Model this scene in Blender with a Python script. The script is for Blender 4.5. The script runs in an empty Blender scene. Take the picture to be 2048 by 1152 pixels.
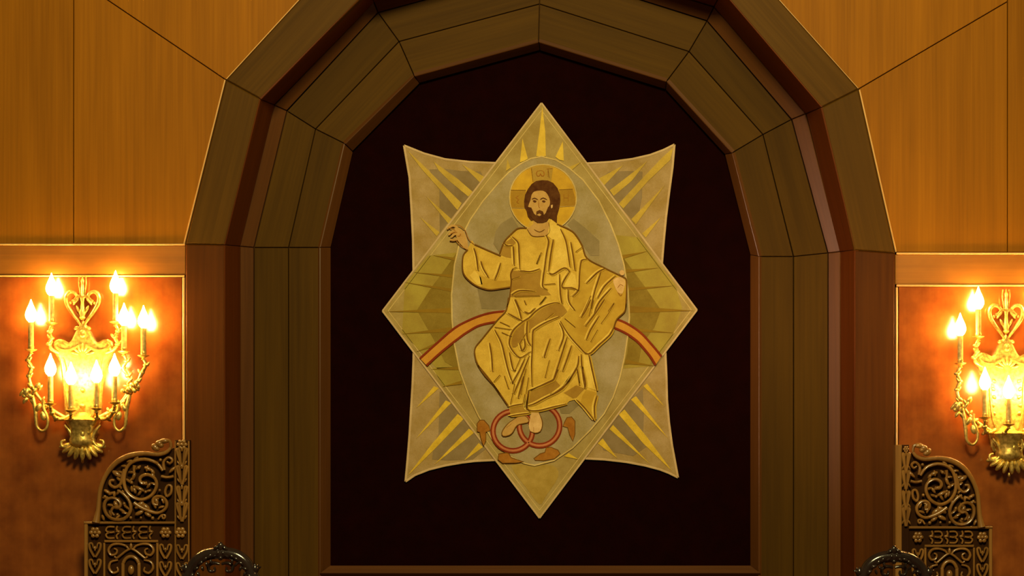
import bpy, bmesh, math, random
from mathutils import Vector, Matrix
from mathutils.geometry import tessellate_polygon

C = bpy.context.scene.collection
PI = math.pi
random.seed(7)
D0 = 9.0            # camera distance from the wall plane (y = 0)
ZC = 1.6            # eye height
FPX = 3600.0
PX0, PY0 = 1080.0, 1000.0

# ------------------------------------------------------------------ camera, light, exposure
cam = bpy.data.cameras.new('camera')
cam.lens = FPX / 2048 * 36.0
cam.sensor_width = 36.0
cam.sensor_fit = 'HORIZONTAL'
cam.shift_x = (1024 - PX0) / 2048
cam.shift_y = (PY0 - 576) / 2048
cam.clip_end = 100
co = bpy.data.objects.new('camera', cam)
co.location = (0, -D0, ZC)
co.rotation_euler = (PI / 2, 0, 0)
C.objects.link(co)
bpy.context.scene.camera = co

world = bpy.data.worlds.new('world')
bpy.context.scene.world = world
world.use_nodes = True
bg = world.node_tree.nodes['Background']
bg.inputs[0].default_value = (1.0, 0.60, 0.22, 1)
bg.inputs[1].default_value = 0.10

def area(name, loc, target, size, energy, color, spread=180):
    l = bpy.data.lights.new(name, 'AREA')
    l.shape = 'DISK'; l.size = size; l.energy = energy; l.color = color; l.spread = math.radians(spread)
    o = bpy.data.objects.new(name, l)
    o.location = loc
    o.rotation_euler = (Vector(target) - Vector(loc)).to_track_quat('-Z', 'Y').to_euler()
    C.objects.link(o)
    return o

area('added_light', (0.3, -7.5, 6.3), (0.0, 0, 2.8), 1.6, 665, (1.0, 0.86, 0.385))  # unseen area light added for the general warm level and casing highlights
area('added_light.001', (-4.2, -6.5, 2.0), (1.50, 0.15, 2.6), 0.5, 3.4, (1.0, 0.64, 0.46), 15)  # unseen narrow light added to turn the right reveal pink
area('added_light.002', (3.8, -3.0, 5.8), (2.4, 0, 3.6), 1.0, 3, (1.0, 0.72, 0.30))  # one more added unseen light, high over the right wall

vs = bpy.context.scene.view_settings
vs.view_transform = 'Standard'
vs.look = 'None'
vs.gamma = 1.0
vs.exposure = 0.0
vs.use_curve_mapping = False

BULB = 150.0

# ------------------------------------------------------------------ materials
def srgb(r, g, b):
    f = lambda c: (c / 255 / 12.92) if c / 255 <= 0.04045 else ((c / 255 + 0.055) / 1.055) ** 2.4
    return (f(r), f(g), f(b), 1)

def new_mat(name):
    m = bpy.data.materials.new(name)
    m.use_nodes = True
    nt = m.node_tree
    return m, nt, nt.nodes['Principled BSDF']

def wood(name, dark, light, rough=0.42, along=1.3, across=55, spec=0.5, coat=0.0, bump=0.15, mott=0.0):
    m, nt, b = new_mat(name)
    N, L = nt.nodes, nt.links
    uv = N.new('ShaderNodeUVMap')
    info = N.new('ShaderNodeObjectInfo')
    mp = N.new('ShaderNodeMapping')
    mul = N.new('ShaderNodeMath'); mul.operation = 'MULTIPLY'; mul.inputs[1].default_value = 40
    L.new(info.outputs['Random'], mul.inputs[0])
    comb = N.new('ShaderNodeCombineXYZ')
    L.new(mul.outputs[0], comb.inputs[0]); L.new(mul.outputs[0], comb.inputs[1])
    L.new(uv.outputs[0], mp.inputs['Vector']); L.new(comb.outputs[0], mp.inputs['Location'])
    mp.inputs['Scale'].default_value = (along, across, 1)
    n1 = N.new('ShaderNodeTexNoise'); n1.inputs['Scale'].default_value = 1; n1.inputs['Detail'].default_value = 6
    n1.inputs['Roughness'].default_value = 0.6
    L.new(mp.outputs[0], n1.inputs['Vector'])
    mp2 = N.new('ShaderNodeMapping'); mp2.inputs['Scale'].default_value = (along * 0.6, across * 0.14, 1)
    L.new(uv.outputs[0], mp2.inputs['Vector']); L.new(comb.outputs[0], mp2.inputs['Location'])
    n2 = N.new('ShaderNodeTexNoise'); n2.inputs['Scale'].default_value = 1; n2.inputs['Detail'].default_value = 3
    L.new(mp2.outputs[0], n2.inputs['Vector'])
    mp3 = N.new('ShaderNodeMapping'); mp3.inputs['Scale'].default_value = (14, 14, 1)
    L.new(uv.outputs[0], mp3.inputs['Vector'])
    n3 = N.new('ShaderNodeTexNoise'); n3.inputs['Scale'].default_value = 0.6; n3.inputs['Detail'].default_value = 5
    L.new(mp3.outputs[0], n3.inputs['Vector'])
    mix = N.new('ShaderNodeMix'); mix.data_type = 'FLOAT'; mix.inputs[0].default_value = 0.5
    L.new(n1.outputs[0], mix.inputs[2]); L.new(n2.outputs[0], mix.inputs[3])
    mix2 = N.new('ShaderNodeMix'); mix2.data_type = 'FLOAT'; mix2.inputs[0].default_value = mott
    L.new(mix.outputs[0], mix2.inputs[2]); L.new(n3.outputs[0], mix2.inputs[3])
    cr = N.new('ShaderNodeValToRGB')
    cr.color_ramp.elements[0].position = 0.33; cr.color_ramp.elements[0].color = dark
    cr.color_ramp.elements[1].position = 0.67; cr.color_ramp.elements[1].color = light
    L.new(mix2.outputs[0], cr.inputs[0])
    # slight board to board variation
    hsv = N.new('ShaderNodeHueSaturation')
    mr = N.new('ShaderNodeMapRange'); mr.inputs[3].default_value = 0.88; mr.inputs[4].default_value = 1.12
    L.new(info.outputs['Random'], mr.inputs[0]); L.new(mr.outputs[0], hsv.inputs['Value'])
    L.new(cr.outputs[0], hsv.inputs['Color'])
    L.new(hsv.outputs[0], b.inputs['Base Color'])
    b.inputs['Roughness'].default_value = rough
    b.inputs['Specular IOR Level'].default_value = spec
    b.inputs['Coat Weight'].default_value = coat
    b.inputs['Coat Roughness'].default_value = 0.12
    bp = N.new('ShaderNodeBump'); bp.inputs['Strength'].default_value = bump; bp.inputs['Distance'].default_value = 0.002
    L.new(n1.outputs[0], bp.inputs['Height']); L.new(bp.outputs[0], b.inputs['Normal'])
    return m

def cloth(name, col, col2=None, rough=0.9, metal=0.0, scale=9.0, weave=420.0, spec=0.1):
    m, nt, b = new_mat(name)
    N, L = nt.nodes, nt.links
    tc = N.new('ShaderNodeTexCoord')
    n = N.new('ShaderNodeTexNoise'); n.inputs['Scale'].default_value = scale; n.inputs['Detail'].default_value = 7
    n.inputs['Roughness'].default_value = 0.62
    L.new(tc.outputs['Object'], n.inputs['Vector'])
    cr = N.new('ShaderNodeValToRGB')
    col2 = col2 or tuple([c * 0.72 for c in col[:3]] + [1])
    cr.color_ramp.elements[0].position = 0.34; cr.color_ramp.elements[0].color = col2
    cr.color_ramp.elements[1].position = 0.66; cr.color_ramp.elements[1].color = col
    L.new(n.outputs[0], cr.inputs[0])
    w = N.new('ShaderNodeTexNoise'); w.inputs['Scale'].default_value = weave; w.inputs['Detail'].default_value = 2
    L.new(tc.outputs['Object'], w.inputs['Vector'])
    mx = N.new('ShaderNodeMix'); mx.data_type = 'RGBA'; mx.blend_type = 'MULTIPLY'; mx.inputs[0].default_value = 0.35
    mr = N.new('ShaderNodeMapRange'); mr.inputs[1].default_value = 0.3; mr.inputs[2].default_value = 0.7
    mr.inputs[3].default_value = 0.55; mr.inputs[4].default_value = 1.25
    L.new(w.outputs[0], mr.inputs[0])
    L.new(cr.outputs[0], mx.inputs[6]); L.new(mr.outputs[0], mx.inputs[7])
    L.new(mx.outputs[2], b.inputs['Base Color'])
    b.inputs['Roughness'].default_value = rough
    b.inputs['Metallic'].default_value = metal
    b.inputs['Specular IOR Level'].default_value = spec
    bp = N.new('ShaderNodeBump'); bp.inputs['Strength'].default_value = 0.25; bp.inputs['Distance'].default_value = 0.001
    L.new(w.outputs[0], bp.inputs['Height']); L.new(bp.outputs[0], b.inputs['Normal'])
    return m

def metal(name, col, rough, met=1.0, col2=None):
    m, nt, b = new_mat(name)
    N, L = nt.nodes, nt.links
    tc = N.new('ShaderNodeTexCoord')
    n = N.new('ShaderNodeTexNoise'); n.inputs['Scale'].default_value = 60; n.inputs['Detail'].default_value = 4
    L.new(tc.outputs['Object'], n.inputs['Vector'])
    cr = N.new('ShaderNodeValToRGB')
    cr.color_ramp.elements[0].position = 0.35; cr.color_ramp.elements[0].color = col2 or tuple([c * 0.5 for c in col[:3]] + [1])
    cr.color_ramp.elements[1].position = 0.6; cr.color_ramp.elements[1].color = col
    L.new(n.outputs[0], cr.inputs[0]); L.new(cr.outputs[0], b.inputs['Base Color'])
    b.inputs['Metallic'].default_value = met
    b.inputs['Roughness'].default_value = rough
    bp = N.new('ShaderNodeBump'); bp.inputs['Strength'].default_value = 0.4; bp.inputs['Distance'].default_value = 0.003
    L.new(n.outputs[0], bp.inputs['Height']); L.new(bp.outputs[0], b.inputs['Normal'])
    return m

def emit(name, col, strength):
    m, nt, b = new_mat(name)
    b.inputs['Base Color'].default_value = (1, 0.9, 0.7, 1)
    b.inputs['Emission Color'].default_value = col
    b.inputs['Emission Strength'].default_value = strength
    return m

M = {
    'wall': wood('oak_veneer', (0.21, 0.072, 0.0024, 1), (0.32, 0.115, 0.0040, 1), rough=0.55, across=70, spec=0.08),
    'casing': wood('casing_wood', (0.062, 0.026, 0.0020, 1), (0.105, 0.046, 0.0038, 1), rough=0.55, spec=0.07),
    'casing_low': wood('casing_red_wood', (0.052, 0.013, 0.0010, 1), (0.095, 0.027, 0.0018, 1), rough=0.5, spec=0.08),
    'frame': wood('frame_wood', (0.046, 0.020, 0.0022, 1), (0.078, 0.035, 0.0030, 1), rough=0.6, spec=0.05),
    'reveal': wood('reveal_wood', (0.075, 0.015, 0.0012, 1), (0.125, 0.028, 0.0025, 1), rough=0.5, spec=0.12),
    'mold': wood('molding_wood', (0.062, 0.020, 0.0036, 1), (0.098, 0.033, 0.006, 1), rough=0.38, spec=0.3),
    'highlight_bead': wood('highlight_bead_wood', (0.62, 0.32, 0.10, 1), (0.78, 0.43, 0.15, 1), rough=0.25),  # paler than the boards, edge highlight put into the colour
    'header': wood('header_wood', (0.20, 0.072, 0.006, 1), (0.34, 0.125, 0.010, 1), rough=0.35, mott=0.25),
    'lower': wood('mahogany_panel', (0.11, 0.023, 0.0035, 1), (0.26, 0.070, 0.010, 1), rough=0.20, spec=0.5, across=20, mott=0.6, bump=0.05, coat=0.35),
    'carved': wood('carved_walnut', (0.14, 0.060, 0.013, 1), (0.29, 0.135, 0.030, 1), rough=0.26, across=30, bump=0.3, spec=0.6),
    'recess_shade': wood('recess_shade_wood', (0.020, 0.006, 0.001, 1), (0.038, 0.013, 0.002, 1), rough=0.6, across=30, spec=0.06),  # carved wood darkened, the shade of the recesses put into its colour
    'ebony': wood('ebony_wood', (0.008, 0.005, 0.005, 1), (0.022, 0.013, 0.011, 1), rough=0.16, across=30, coat=0.15, bump=0.3),
    'felt': cloth('dark_felt', (0.0082, 0.0004, 0.0001, 1), (0.0055, 0.0003, 0.0001, 1), spec=0.03),
    'carpet': cloth('floor_carpet', (0.10, 0.02, 0.012, 1)),
    'linen': cloth('linen_tan', (0.45, 0.32, 0.120, 1), (0.33, 0.215, 0.060, 1), scale=8),
    'banner': cloth('linen_pink', (0.45, 0.30, 0.145, 1), (0.34, 0.21, 0.062, 1), scale=9),
    'patch': cloth('linen_grey', (0.31, 0.215, 0.115, 1), (0.23, 0.15, 0.062, 1), scale=8),
    'yellow': cloth('linen_olive_gold', (0.42, 0.31, 0.055, 1), (0.33, 0.22, 0.04, 1), scale=7),
    'tip_gold': cloth('linen_tip_gold', (0.47, 0.31, 0.075, 1), (0.36, 0.225, 0.04, 1), scale=14),
    'olive': cloth('linen_olive', (0.29, 0.19, 0.032, 1), (0.22, 0.135, 0.018, 1), scale=10),
    'spike': cloth('ochre_silk', (0.30, 0.165, 0.012, 1), (0.24, 0.13, 0.012, 1), rough=0.7),
    'oval': cloth('linen_silver', (0.43, 0.325, 0.190, 1), (0.33, 0.235, 0.090, 1), scale=9),
    'oval_dark': cloth('linen_slate', (0.31, 0.225, 0.115, 1), (0.23, 0.165, 0.07, 1), scale=8),
    'ray': cloth('gold_silk', (0.78, 0.50, 0.045, 1), (0.58, 0.36, 0.025, 1), rough=0.5, scale=16),
    'ray_dull': cloth('dull_gold_silk', (0.60, 0.39, 0.055, 1), (0.44, 0.28, 0.04, 1), rough=0.6),
    'cord': cloth('gold_cord', (0.70, 0.50, 0.19, 1), (0.55, 0.37, 0.13, 1), rough=0.6),
    'piping': cloth('pale_piping', (0.62, 0.42, 0.22, 1), (0.50, 0.33, 0.17, 1), rough=0.6),
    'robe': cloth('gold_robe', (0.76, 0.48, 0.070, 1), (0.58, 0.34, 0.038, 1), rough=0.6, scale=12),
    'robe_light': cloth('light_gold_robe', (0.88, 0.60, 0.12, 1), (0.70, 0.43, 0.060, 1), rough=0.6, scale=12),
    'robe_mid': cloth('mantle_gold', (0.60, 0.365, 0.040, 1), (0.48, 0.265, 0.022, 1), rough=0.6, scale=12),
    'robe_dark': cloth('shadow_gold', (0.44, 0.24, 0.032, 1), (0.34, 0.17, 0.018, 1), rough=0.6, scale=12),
    'stitch': cloth('brown_thread', (0.20, 0.085, 0.008, 1), (0.15, 0.06, 0.006, 1), rough=0.7),
    'halo': cloth('halo_gold', (0.66, 0.37, 0.012, 1), (0.50, 0.26, 0.008, 1), rough=0.5, scale=14),
    'halo_dark': cloth('halo_cross', (0.42, 0.225, 0.016, 1), (0.34, 0.165, 0.010, 1), rough=0.6),
    'halo_tan': cloth('halo_tan', (0.46, 0.27, 0.045, 1), (0.38, 0.22, 0.035, 1), rough=0.7),
    'hair': cloth('brown_hair', (0.125, 0.045, 0.012, 1), (0.070, 0.020, 0.006, 1), scale=30),
    'skin': cloth('skin_thread', (0.60, 0.35, 0.11, 1), (0.50, 0.27, 0.075, 1), scale=20),
    'skin_pale': cloth('pale_skin_thread', (0.80, 0.50, 0.22, 1), (0.62, 0.36, 0.13, 1), scale=20),
    'orange': cloth('orange_silk', (0.66, 0.30, 0.035, 1), (0.54, 0.225, 0.022, 1), rough=0.6),
    'red': cloth('red_thread', (0.26, 0.035, 0.006, 1), (0.20, 0.022, 0.004, 1), rough=0.7),
    'pink': cloth('rose_thread', (0.58, 0.20, 0.085, 1), (0.46, 0.14, 0.05, 1), rough=0.7),
    'wing': cloth('russet_thread', (0.42, 0.17, 0.022, 1), (0.32, 0.11, 0.010, 1), rough=0.7, scale=25),
    'gilt': metal('gilt_brass', (0.80, 0.58, 0.16, 1), 0.38, 0.75, (0.42, 0.27, 0.055, 1)),
    'sleeve': metal('candle_sleeve', (0.50, 0.36, 0.11, 1), 0.45, 0.2, (0.34, 0.23, 0.06, 1)),
    'bulb': emit('bulb_glow', (1.0, 0.55, 0.15, 1), BULB),
}

# ------------------------------------------------------------------ helpers
def P(px, py, Y=0.0):
    d = D0 + Y
    return Vector(((px - PX0) / FPX * d, Y, ZC + (PY0 - py) / FPX * d))

def py_floor(Y):
    return PY0 + ZC * FPX / (D0 + Y)

def mesh_obj(name, verts, faces, mat, parent=None, uvs=None, smooth=False):
    me = bpy.data.meshes.new(name)
    me.from_pydata([tuple(v) for v in verts], [], faces)
    if uvs is None:
        uvs = [(v[2], v[0] + v[1] * 0.7) for v in verts]
    uvl = me.uv_layers.new(name='UVMap')
    for lp in me.loops:
        uvl.data[lp.index].uv = uvs[lp.vertex_index]
    if smooth:
        me.polygons.foreach_set('use_smooth', [True] * len(me.polygons))
    me.materials.append(mat)
    me.update()
    o = bpy.data.objects.new(name, me)
    C.objects.link(o)
    if parent is not None:
        o.parent = parent
        o.matrix_parent_inverse = Matrix.Translation(-parent_world(parent))
    return o

def parent_world(p):
    return p.location.copy() if p.parent is None else Vector((0, 0, 0))

def thing(name, label, cat, loc=(0, 0, 0), group=None, kind=None):
    o = bpy.data.objects.new(name, None)
    o.empty_display_size = 0.1
    o.location = loc
    C.objects.link(o)
    tag(o, label, cat, group, kind)
    return o

def tag(o, label, cat, group=None, kind=None):
    o['label'] = label
    o['category'] = cat
    if group: o['group'] = group
    if kind: o['kind'] = kind
    return o

def part_empty(name, parent):
    o = bpy.data.objects.new(name, None)
    o.empty_display_size = 0.05
    C.objects.link(o)
    o.parent = parent
    o.matrix_parent_inverse = Matrix.Translation(-parent_world(parent))
    return o

def inset2d(pts, d):
    """offset a simple polygon inwards by d (mitred)"""
    n = len(pts)
    a = sum(pts[i][0] * pts[(i + 1) % n][1] - pts[(i + 1) % n][0] * pts[i][1] for i in range(n))
    s = 1 if a > 0 else -1
    out = []
    for i in range(n):
        p0, p1, p2 = Vector(pts[i - 1]), Vector(pts[i]), Vector(pts[(i + 1) % n])
        e1 = (p1 - p0).normalized(); e2 = (p2 - p1).normalized()
        n1 = Vector((-e1.y, e1.x)) * s; n2 = Vector((-e2.y, e2.x)) * s
        b = n1 + n2
        k = b.dot(n1)
        b = b / k if abs(k) > 0.25 else n1
        out.append(p1 + b * d)
    return out

def slab(name, poly, t, mat, parent=None, gap=0.0015, ch=0.002, grain=None, toward=None):
    """a board: planar 3D outline (front face), thickness t to the back, small chamfer, open joint round it"""
    poly = [Vector(p) for p in poly]
    c = sum(poly, Vector()) / len(poly)
    nrm = Vector()
    for i in range(len(poly)):
        nrm += (poly[i] - c).cross(poly[(i + 1) % len(poly)] - c)
    nrm.normalize()
    tw = Vector(toward) if toward else Vector((0, -D0, ZC)) - c
    if nrm.dot(tw) < 0:
        poly.reverse(); nrm = -nrm
    g = Vector(grain) if grain else (poly[1] - poly[0])
    g = (g - nrm * g.dot(nrm)).normalized()
    v = nrm.cross(g).normalized()
    p2 = [((p - c).dot(g), (p - c).dot(v)) for p in poly]
    r0 = inset2d(p2, gap + ch); r1 = inset2d(p2, gap)
    up = lambda q, h: c + g * q[0] + v * q[1] + nrm * h
    n = len(poly)
    verts = [up(q, 0) for q in r0] + [up(q, -ch) for q in r1] + [up(q, -t) for q in r1]
    tri = tessellate_polygon([[Vector((q[0], q[1], 0)) for q in r0]])
    faces = []
    for f in tri:
        f = list(f)
        a = r0[f[0]]; b = r0[f[1]]; d = r0[f[2]]
        if (b - a).cross(d - a) < 0: f.reverse()
        faces.append(f)
    if n == 4: faces = [list(range(4))]
    for k in (0, 1):
        for i in range(n):
            j = (i + 1) % n
            faces.append([k * n + i, (k + 1) * n + i, (k + 1) * n + j, k * n + j])
    faces.append([3 * n - 1 - i for i in range(n)])
    uvs = [(p.dot(g), p.dot(v) + p.dot(nrm)) for p in verts]
    return mesh_obj(name, verts, faces, mat, parent, uvs)

class MB:
    """collects shapes into one mesh"""
    def __init__(s): s.v = []; s.f = []
    def add(s, vs_, fs):
        o = len(s.v); s.v += [Vector(v) for v in vs_]; s.f += [[i + o for i in f] for f in fs]
        return s
    def box(s, a, b):
        x0, y0, z0 = a; x1, y1, z1 = b
        return s.add([(x0, y0, z0), (x1, y0, z0), (x1, y1, z0), (x0, y1, z0), (x0, y0, z1), (x1, y0, z1), (x1, y1, z1), (x0, y1, z1)],
                     [(0, 3, 2, 1), (4, 5, 6, 7), (0, 1, 5, 4), (1, 2, 6, 5), (2, 3, 7, 6), (3, 0, 4, 7)])
    def ball(s, c, r, nu=10, nv=7, rot=0.0):
        """ellipsoid; rot turns it in the wall plane"""
        c = Vector(c); rx, ry, rz = r if hasattr(r, '__len__') else (r, r, r)
        R = Matrix.Rotation(rot, 3, 'Y')
        vs_ = [c + R @ Vector((0, 0, rz))]
        for i in range(1, nv):
            th = PI * i / nv
            for j in range(nu):
                ph = 2 * PI * j / nu
                vs_.append(c + R @ Vector((rx * math.sin(th) * math.cos(ph), ry * math.sin(th) * math.sin(ph), rz * math.cos(th))))
        vs_.append(c + R @ Vector((0, 0, -rz)))
        fs = [(0, 1 + j, 1 + (j + 1) % nu) for j in range(nu)]
        for i in range(nv - 2):
            for j in range(nu):
                a = 1 + i * nu + j; b = 1 + i * nu + (j + 1) % nu
                fs.append((a, a + nu, b + nu, b))
        e = len(vs_) - 1
        fs += [(e, 1 + (nv - 2) * nu + (j + 1) % nu, 1 + (nv - 2) * nu + j) for j in range(nu)]
        return s.add(vs_, fs)
    def lathe(s, c, prof, n=14):
        """prof: list of (radius, z) bottom to top, about a vertical axis through c"""
        c = Vector(c); vs_ = []; fs = []
        for r, z in prof:
            for j in range(n):
                a = 2 * PI * j / n
                vs_.append(c + Vector((r * math.cos(a), r * math.sin(a), z)))
        for i in range(len(prof) - 1):
            for j in range(n):
                k = (j + 1) % n
                fs.append((i * n + j, i * n + k, (i + 1) * n + k, (i + 1) * n + j))
        fs.append(tuple(reversed(range(n))))
        fs.append(tuple(range((len(prof) - 1) * n, len(prof) * n)))
        return s.add(vs_, fs)
    def tube(s, pts, r, n=8, smooth=3, flat=1.0):
        """tube along pts; r a number or a list with one radius per point"""
        pts = [Vector(p) for p in pts]
        rs = list(r) if hasattr(r, '__len__') else [r] * len(pts)
        if smooth > 1 and len(pts) > 2:
            q = []; qr = []
            for i in range(len(pts) - 1):
                p0 = pts[max(i - 1, 0)]; p1 = pts[i]; p2 = pts[i + 1]; p3 = pts[min(i + 2, len(pts) - 1)]
                for k in range(smooth):
                    t = k / smooth
                    q.append(0.5 * ((2 * p1) + (p2 - p0) * t + (2 * p0 - 5 * p1 + 4 * p2 - p3) * t * t + (3 * p1 - p0 - 3 * p2 + p3) * t ** 3))
                    qr.append(rs[i] * (1 - t) + rs[i + 1] * t)
            q.append(pts[-1]); qr.append(rs[-1]); pts, rs = q, qr
        vs_ = []; fs = []
        T = (pts[1] - pts[0]).normalized()
        U = T.cross(Vector((0, 1, 0)))
        if U.length < 0.1: U = T.cross(Vector((1, 0, 0)))
        U.normalize()
        m = len(pts)
        for i in range(m):
            T = (pts[min(i + 1, m - 1)] - pts[max(i - 1, 0)]).normalized()
            U = (U - T * U.dot(T)).normalized(); V = T.cross(U)
            for j in range(n):
                a = 2 * PI * j / n
                o_ = U * math.cos(a) * rs[i] + V * math.sin(a) * rs[i]
                o_.y *= flat
                vs_.append(pts[i] + o_)
        for i in range(m - 1):
            for j in range(n):
                k = (j + 1) % n
                fs.append((i * n + j, i * n + k, (i + 1) * n + k, (i + 1) * n + j))
        fs.append(tuple(reversed(range(n)))); fs.append(tuple(range((m - 1) * n, m * n)))
        return s.add(vs_, fs)
    def build(s, name, mat, parent=None, smooth=True):
        o = mesh_obj(name, s.v, s.f, mat, parent, None, False)
        me = o.data
        if smooth:
            bm = bmesh.new(); bm.from_mesh(me)
            bmesh.ops.recalc_face_normals(bm, faces=bm.faces[:])
            for f in bm.faces: f.smooth = True
            for e in bm.edges:
                if len(e.link_faces) == 2 and e.calc_face_angle(0) > 0.9: e.smooth = False
            bm.to_mesh(me); bm.free()
        return o

def crom(pts, k=4, closed=False):
    pts = [Vector((p[0], p[1], 0)) for p in pts]
    n = len(pts); out = []
    rng = range(n) if closed else range(n - 1)
    for i in rng:
        if closed:
            p0, p1, p2, p3 = pts[i - 1], pts[i], pts[(i + 1) % n], pts[(i + 2) % n]
        else:
            p0, p1, p2, p3 = pts[max(i - 1, 0)], pts[i], pts[i + 1], pts[min(i + 2, n - 1)]
        for j in range(k):
            t = j / k
            out.append(0.5 * ((2 * p1) + (p2 - p0) * t + (2 * p0 - 5 * p1 + 4 * p2 - p3) * t * t + (3 * p1 - p0 - 3 * p2 + p3) * t ** 3))
    if not closed: out.append(pts[-1])
    return [(p.x, p.y) for p in out]

# ------------------------------------------------------------------ the arch lines (seen corner positions, left foot to right foot)
# F casing outer, E casing inner, D2 step in the reveal, D reveal inner, Cc joint of the two frame boards, B molding outer, A dark panel edge
F = [(371, 488), (452, 160), (672, -80), (1083, -190), (1487, -80), (1717, 178), (1790, 506)]
E = [(450, 490), (521, 198), (738, -20), (1083, -125), (1444, -18), (1643, 215), (1709, 500)]
D = [(508, 495), (574, 222), (756, 25), (1082, -63), (1414, 42), (1583, 239), (1656, 506)]
Cc = [(577, 495), (631, 258), (798, 83), (1079, 8), (1378, 103), (1526, 269), (1587, 513)]
B = [(640, 495), (689, 287), (829, 153), (1077, 84), (1333, 163), (1464, 306), (1518, 513)]
A = [(662, 495), (706, 304), (838, 166), (1080, 101), (1331, 179), (1450, 309), (1500, 510)]
yF, yE, yS, yD, yB, yA = -0.03, -0.03, 0.22, 0.26, 0.26, 0.31
S_ = [((e[0] * 0.47 + d[0] * 0.53), (e[1] * 0.47 + d[1] * 0.53)) for e, d in zip(E, D)]

def full(line, Y):
    """the seven corners as points at depth Y plus the feet on the floor"""
    f = py_floor(Y)
    pts = [P(x, y, Y) for x, y in line]
    return [Vector((pts[0].x, Y, 0))] + pts + [Vector((pts[-1].x, Y, 0))]

def ring(name, La, Ya, Lb, Yb, mat, parent, t=0.03, gap=0.0012, ch=0.002):
    a = full(La, Ya); b = full(Lb, Yb)
    for i in range(len(a) - 1):
        q = [a[i], a[i + 1], b[i + 1], b[i]]
        c = sum(q, Vector()) / 4
        tw = Vector((0, -D0, ZC)) - c
        m_ = M['casing_low'] if name == 'casing_board' and i in (0, len(a) - 2) else mat
        slab(name, q, t, m_, parent, gap, ch, grain=a[i + 1] - a[i], toward=tw)

arch = thing('trim_1', 'stepped oak arch surround framing the dark panel with the star hanging', 'arch', (0, 0, 0), kind='structure')
ring('casing_board', F, yF, E, yE, M['casing'], arch, t=0.05, ch=0.006, gap=0.0008)
ring('reveal_board', E, yE, S_, yS, M['reveal'], arch, t=0.02)
ring('molding_strip', S_, yS, D, yD, M['mold'], arch, t=0.02, ch=0.003)
ring('frame_board', D, yD, Cc, yD, M['frame'], arch, t=0.03, gap=0.002, ch=0.002)
ring('frame_board', Cc, yD - 0.012, B, yD - 0.012, M['frame'], arch, t=0.03, gap=0.002, ch=0.002)
ring('molding_strip', B, yB - 0.02, A, yA, M['mold'], arch, t=0.02, gap=0.0005, ch=0.003)
# dark backing shells so that no light comes through the joints
bk = MB()
for La, Ya, Lb, Yb in ((F, yF, E, yE), (E, yE, S_, yS), (S_, yS, D, yD), (D, yD, Cc, yD), (Cc, yD, B, yD)):
    a = full(La, Ya + 0.022); b = full(Lb, Yb + 0.022)
    for i in range(len(a) - 1):
        sh = Vector((0, 0, 0))
        bk.add([a[i], a[i + 1], b[i + 1], b[i]], [(0, 1, 2, 3)])
bk.build('joint_backing', M['recess_shade'], arch, smooth=False)
# sill under the dark panel and the board below it
x0, x1 = P(640, 0, 0.24).x, P(1521, 0, 0.24).x
sz0, sz1 = P(0, 1146, 0.24).z, P(0, 1131, 0.24).z
slab('sill_strip', [(x0, 0.23, sz0), (x1, 0.23, sz0), (x1 - 0.05, 0.262, sz1), (x0 + 0.05, 0.262, sz1)], 0.03, M['mold'], arch, 0, 0.002, grain=(1, 0, 0))
slab('apron_board', [(x0, 0.275, 0.0), (x1, 0.275, 0.0), (x1, 0.275, sz0 - 0.004), (x0, 0.275, sz0 - 0.004)], 0.03, M['frame'], arch, 0.002, 0.002, grain=(1, 0, 0))

# dark felt panel behind the hanging
pa = [P(x, y, 0.33) for x, y in A]
outl = [Vector((pa[0].x - .08, 0.33, 0.02)), pa[0] + Vector((-.08, 0, 0))] + [p + Vector((0, 0, 0.06)) + (Vector((-.05, 0, 0)) if p.x < 0 else Vector((.05, 0, 0))) for p in pa[1:-1]] + [pa[-1] + Vector((.08, 0, 0)), Vector((pa[-1].x + .08, 0.33, 0.02))]
fp = slab('wall_inner', outl, 0.04, M['felt'], None, 0, 0.001, grain=(0, 0, 1))
tag(fp, 'near-black felt covered panel inside the arch behind the star', 'panel', kind='structure')

# ------------------------------------------------------------------ panelled wall
wall = thing('wall_back', 'oak veneered wall with grooved panels around the arch', 'wall', (0, 0, 0), kind='structure')
def W(px, py, Y=0.0): return P(px, py, Y)
FLR = 1640
XL, XR, YT = -420, 2520, -420
up_panels = [
    [(XL, YT), (147, YT), (147, 488), (XL, 488)],
    [(147, -46), (452, 160), (371, 488), (147, 488)],
    [(147, YT), (1083, YT), (1083, -190), (672, -80), (452, 160), (147, -46)],
    [(1083, YT), (2015, YT), (2015, 3), (1717, 178), (1487, -80), (1083, -190)],
    [(1717, 178), (2015, 3), (2015, 505), (1790, 505)],
    [(2015, YT), (XR, YT), (XR, 505), (2015, 505)],
]
for poly in up_panels:
    slab('panel', [W(x, y) for x, y in poly], 0.03, M['wall'], wall, 0.0022, 0.002, grain=(0, 0, 1))
# header boards above the red panels
for a_, b_, t_, l_ in ((XL, 371, 491, 549), (1790, XR, 509, 569)):
    slab('header_board', [W(a_, t_, -0.004), W(b_, t_, -0.004), W(b_, l_, -0.004), W(a_, l_, -0.004)], 0.03, M['header'], wall, 0.001, 0.002, grain=(1, 0, 0))
# polished red panels that carry the sconces
for a_, b_, t_ in ((XL, 364, 554), (1797, XR, 573)):
    slab('lower_panel', [W(a_, t_), W(b_, t_), W(b_, FLR), W(a_, FLR)], 0.03, M['lower'], wall, 0.001, 0.002, grain=(0, 0, 1))
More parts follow.
